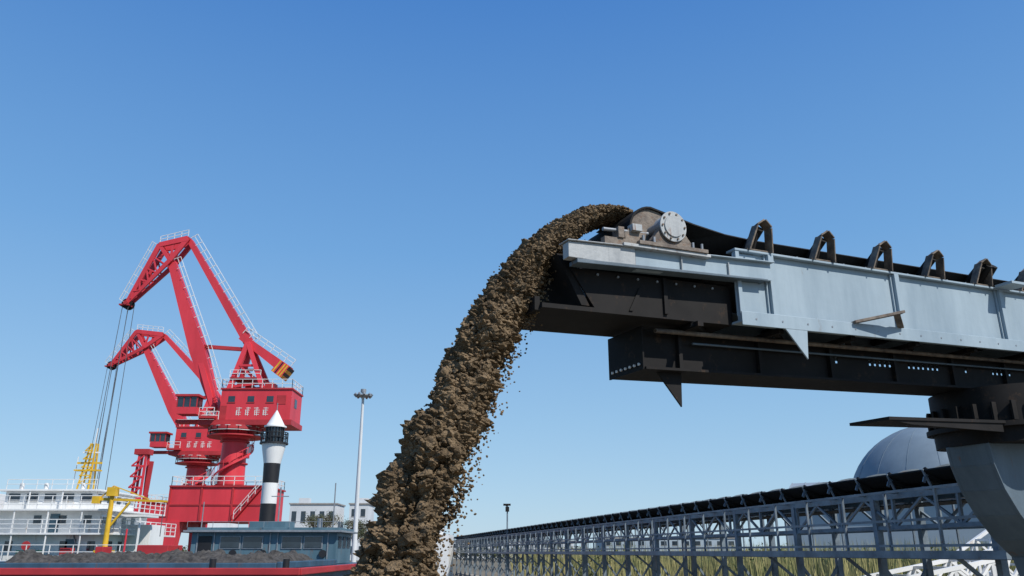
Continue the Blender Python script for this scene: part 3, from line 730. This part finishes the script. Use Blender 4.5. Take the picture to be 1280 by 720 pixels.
g.box(tx-4,tx+3,0,6,-3,1.6,'white'); g.box(tx-2.5,tx+2,.5,5.5,1.6,3.6,'white'); g.box(tx-1.5,tx+1.2,1,5,3.6,5.2,'white')
for z in(.5,2.4,4.2):
    for i in range(4): g.box(tx-1.3+i*.7,tx-.9+i*.7,-.05 if z<1 else (.45 if z<3 else .95),.02 if z<1 else (.52 if z<3 else 1.02),z,z+.5,'glass')
g.beam((tx,3,5.2),(tx,3,7.2),.15,.15,'white')
g.add([(tx-5,-.5,-6.3),(tx+1.8,-.5,-6.3),(tx+1.8,5.2,-6.3),(tx-5,5.2,-6.3),(tx-6,-1,-2.0),(tx+1.9,-1,-2.0),(tx+1.9,5.6,-2.0),(tx-6,5.6,-2.0)],[(0,3,2,1),(4,5,6,7),(0,1,5,4),(1,2,6,5),(2,3,7,6),(3,0,4,7)],'hullblue')
g.rail([(tx-4,0,1.6),(tx+3,0,1.6)],.9,1,.06,'white'); g.obj('tugboat')
g=MB(Matrix.Translation((77.5,150,EYE)))
rings=14;seg=64;vs=[];R=15.0
for i in range(rings+1):
    a=math.pi/2*i/rings
    for j in range(seg): b2=2*math.pi*j/seg; vs.append((R*math.cos(a)*math.cos(b2),R*math.cos(a)*math.sin(b2),7.4+R*math.sin(a)))
g.add(vs,[(i*seg+j,i*seg+(j+1)%seg,(i+1)*seg+(j+1)%seg,(i+1)*seg+j) for i in range(rings) for j in range(seg)],'dome',True)
g.cyl((0,0,GND-EYE),(0,0,7.4),R,'conc',n=64,caps=False); g.cyl((0,0,7.2),(0,0,7.6),R+.3,'dome',n=64)
for j in range(0,seg,4):
    b2=2*math.pi*j/seg; pr=None
    for i in range(rings+1):
        a=math.pi/2*i/rings; p=Vector(((R+.02)*math.cos(a)*math.cos(b2),(R+.02)*math.cos(a)*math.sin(b2),7.4+(R+.02)*math.sin(a)))
        if pr: g.beam(pr,p,.08,.06,'dome')
        pr=p
g.obj('storage_dome')
g=MB()
def shed(x0,y0,x1,y1,wd,h,rh):
    a=Vector((x0,y0,0));b2=Vector((x1,y1,0));d=(b2-a).normalized();l=Vector((-d.y,d.x,0))*wd/2;Z=Vector((0,0,1))
    z0=GND-.1
    vs=[a-l+Z*z0,b2-l+Z*z0,b2+l+Z*z0,a+l+Z*z0,a-l+Z*h,b2-l+Z*h,b2+l+Z*h,a+l+Z*h,a+Z*rh,b2+Z*rh]
    g.add(vs,[(0,1,5,4),(2,3,7,6),(0,4,8,7,3),(1,2,6,9,5)],'bldg2')
    o1=-l*.08-Z*.15
    g.add([vs[4]+o1,vs[5]+o1,vs[9]+Z*.1,vs[8]+Z*.1,vs[6]-o1-Z*.3,vs[7]-o1-Z*.3],[(0,1,2,3),(3,2,4,5)],'roof')
    for k in range(30):
        q=a.lerp(b2,k/29); g.beam(q-l+Z*(h+.02),q+Z*(rh+.14),.12,.12,'roof')
shed(41,120,88,94,18,EYE+6.6,EYE+9.4)
g.obj('storage_shed')

# ------------------------------------------------------------------ vegetation
def reeds(name,regions,n,hmin,hmax):
    V=np.zeros((n*3,3)); 
    for k in range(n):
        x0,x1,y0,y1=random.choice(regions); x=random.uniform(x0,x1);y=random.uniform(y0,y1)
        h=random.uniform(hmin,hmax)*(1+.35*noise.noise(Vector((x*.12,y*.12,0)))); a=random.uniform(0,3.14);w=random.uniform(.03,.10)
        V[3*k]=(x-w*math.cos(a),y-w*math.sin(a),GND-.05);V[3*k+1]=(x+w*math.cos(a),y+w*math.sin(a),GND-.05)
        V[3*k+2]=(x+random.gauss(0,.25),y+random.gauss(0,.25),GND+h)
    npmesh(name,V,np.arange(n*3).reshape(-1,3),'reed')
reeds('dry_reed_bed',[(12,60,34,60),(6,60,50,90),(0,70,88,120),(20,60,28,50)],42000,1.4,3.0)
# scrub growing among the reeds
sp_=[(random.uniform(6,62),random.uniform(40,92),random.uniform(1.6,3.4)) for _ in range(70)]
sp_=[b_ for b_ in sp_ if b_[0]>9.8-.19*(b_[1]-18)]
V=[]
for x,y,h in sp_:
    for k in range(330):
        a=random.uniform(0,6.28); r=h*.75*random.random()**.5; zz=h*random.random()**.7*(1-.45*(r/(h*.75))**2)
        c=Vector((x+r*math.cos(a),y+r*math.sin(a),GND+zz+.25*noise.noise(Vector((x+r,y,zz*2)))))
        for j in range(3): V.append(tuple(c+Vector((random.uniform(-.13,.13),random.uniform(-.13,.13),random.uniform(-.12,.12)))))
V=np.array(V); npmesh('bushes',V,np.arange(len(V)).reshape(-1,3),'bush')
def tree(name,x,y,h,leaf=600):
    e=empty(name); g=MB(); tips=[]
    def br(p,d,L_,r,dep):
        q=p+d*L_; g.cyl(p,q,r,'bark',r*.68,n=6,caps=False)
        if dep==0: tips.append(q); return
        for i in range(random.choice([2,3,3])):
            nd=(d+Vector((random.gauss(0,.42),random.gauss(0,.42),random.gauss(.12,.22)))).normalized(); br(q,nd,L_*random.uniform(.66,.84),r*.64,dep-1)
            if dep<4: tips.append(q)
    br(Vector((x,y,GND-.1)),Vector((0,0,1)),h*.26,h*.022,5); g.obj('trunk_and_limbs',e)
    V=[]
    for i in range(leaf):
        c=random.choice(tips); 
        p=c+Vector((random.gauss(0,.5),random.gauss(0,.5),random.gauss(0,.4)))
        for j in range(3): V.append(p+Vector((random.uniform(-.2,.2),random.uniform(-.2,.2),random.uniform(-.2,.2))))
    V=np.array([tuple(v) for v in V]); npmesh('foliage',V,np.arange(len(V)).reshape(-1,3),'leaf',e)
for i,(x,y,h,l) in enumerate(((-42,190,13,1500),(-37,196,12,1600),(-46.5,200,13,1400),(-32,185,9,1700))): tree('sparse_tree' if i==0 else 'sparse_tree.%03d'%i,x,y,h,l)
n=26000;V=np.zeros((n*3,3))
for k in range(n):
    x=random.uniform(-260,330); y=random.uniform(265,300)+60*abs(noise.noise(Vector((x*.01,0,0))))
    top=3.4+2.6*noise.noise(Vector((x*.07,2,0)))+1.5*noise.noise(Vector((x*.3,5,0)))
    z=GND+max(.5,top)*random.random()**.6
    for j in range(3): V[3*k+j]=(x+random.uniform(-.6,.6),y+random.uniform(-.6,.6),z+random.uniform(-.5,.5))
npmesh('distant_tree_line',V,np.arange(n*3).reshape(-1,3),'leaf')

# ------------------------------------------------------------------ ground, water
g=MB()
F_=4000
g.add([(-7,-200,GND),(F_,-200,GND),(F_,86,GND),(-7,86,GND)],[(0,1,2,3)],'ground')
g.add([(-F_,86,GND),(-7,86,GND),(F_,86,GND),(F_,F_,GND),(-F_,F_,GND)],[(0,1,2,3,4)],'ground')
g.add([(-7,-200,GND),(-7,86,GND),(-7,86,-3),(-7,-200,-3)],[(0,1,2,3)],'conc')
g.add([(-F_,86,GND),(-7,86,GND),(-7,86,-3),(-F_,86,-3)],[(0,1,2,3)],'conc')
g.obj('ground')
g=MB(); g.box(-7.0,-6.4,-200,86,GND+.004,GND+.14,'conc'); g.box(-400,-7,86.0,86.6,GND+.004,GND+.14,'conc'); g.obj('quay_kerb')
g=MB(); g.add([(-F_,-F_,0),(-6.9,-F_,0),(-6.9,86.1,0),(-F_,86.1,0)],[(0,1,2,3)],'water'); g.obj('water')

# ------------------------------------------------------------------ light, sky, camera
el=math.radians(46); az=math.radians(132)     # az clockwise from +Y
sd=Vector((math.sin(az)*math.cos(el),math.cos(az)*math.cos(el),math.sin(el)))
sl=bpy.data.lights.new('sun','SUN'); sl.energy=4.9; sl.angle=math.radians(.5); sl.color=(1,.95,.88)
so=bpy.data.objects.new('sun',sl); scene.collection.objects.link(so); so.rotation_euler=sd.to_track_quat('Z','Y').to_euler()
w=bpy.data.worlds.new('World'); scene.world=w; w.use_nodes=True
nt=w.node_tree; bg=nt.nodes['Background']; sky=nt.nodes.new('ShaderNodeTexSky'); sky.sky_type='NISHITA'
sky.sun_disc=False; sky.sun_elevation=el; sky.sun_rotation=az; sky.altitude=0; sky.air_density=1.0; sky.dust_density=.3; sky.ozone_density=2.0
# clear-air colour by elevation, blended with the physical sky
tc=nt.nodes.new('ShaderNodeTexCoord'); sp=nt.nodes.new('ShaderNodeSeparateXYZ'); nt.links.new(tc.outputs['Generated'],sp.inputs[0])
cr=nt.nodes.new('ShaderNodeValToRGB'); E=cr.color_ramp.elements
E[0].position=0; E[0].color=(.43,.65,.86,1); E[1].position=1; E[1].color=(.03,.14,.48,1)
for p,c in((.15,(.31,.56,.84)),(.35,(.17,.42,.80)),(.62,(.065,.25,.68))):
    q=E.new(p); q.color=(*c,1)
nt.links.new(sp.outputs['Z'],cr.inputs[0])
sc=nt.nodes.new('ShaderNodeVectorMath'); sc.operation='SCALE'; sc.inputs['Scale'].default_value=1/.11
nt.links.new(cr.outputs[0],sc.inputs[0])
mx=nt.nodes.new('ShaderNodeMixRGB'); mx.inputs[0].default_value=.75
nt.links.new(sky.outputs[0],mx.inputs[1]); nt.links.new(sc.outputs[0],mx.inputs[2])
nt.links.new(mx.outputs[0],bg.inputs[0]); bg.inputs[1].default_value=.11
cd=bpy.data.cameras.new('camera'); cd.lens=28.125; cd.sensor_width=36; cd.clip_start=.1; cd.clip_end=9000
co=bpy.data.objects.new('camera',cd); scene.collection.objects.link(co); co.location=(0,0,EYE); co.rotation_euler=(math.radians(90+18.25),0,0)
scene.camera=co
scene.view_settings.view_transform='Standard'; scene.view_settings.look='None'; scene.view_settings.exposure=0
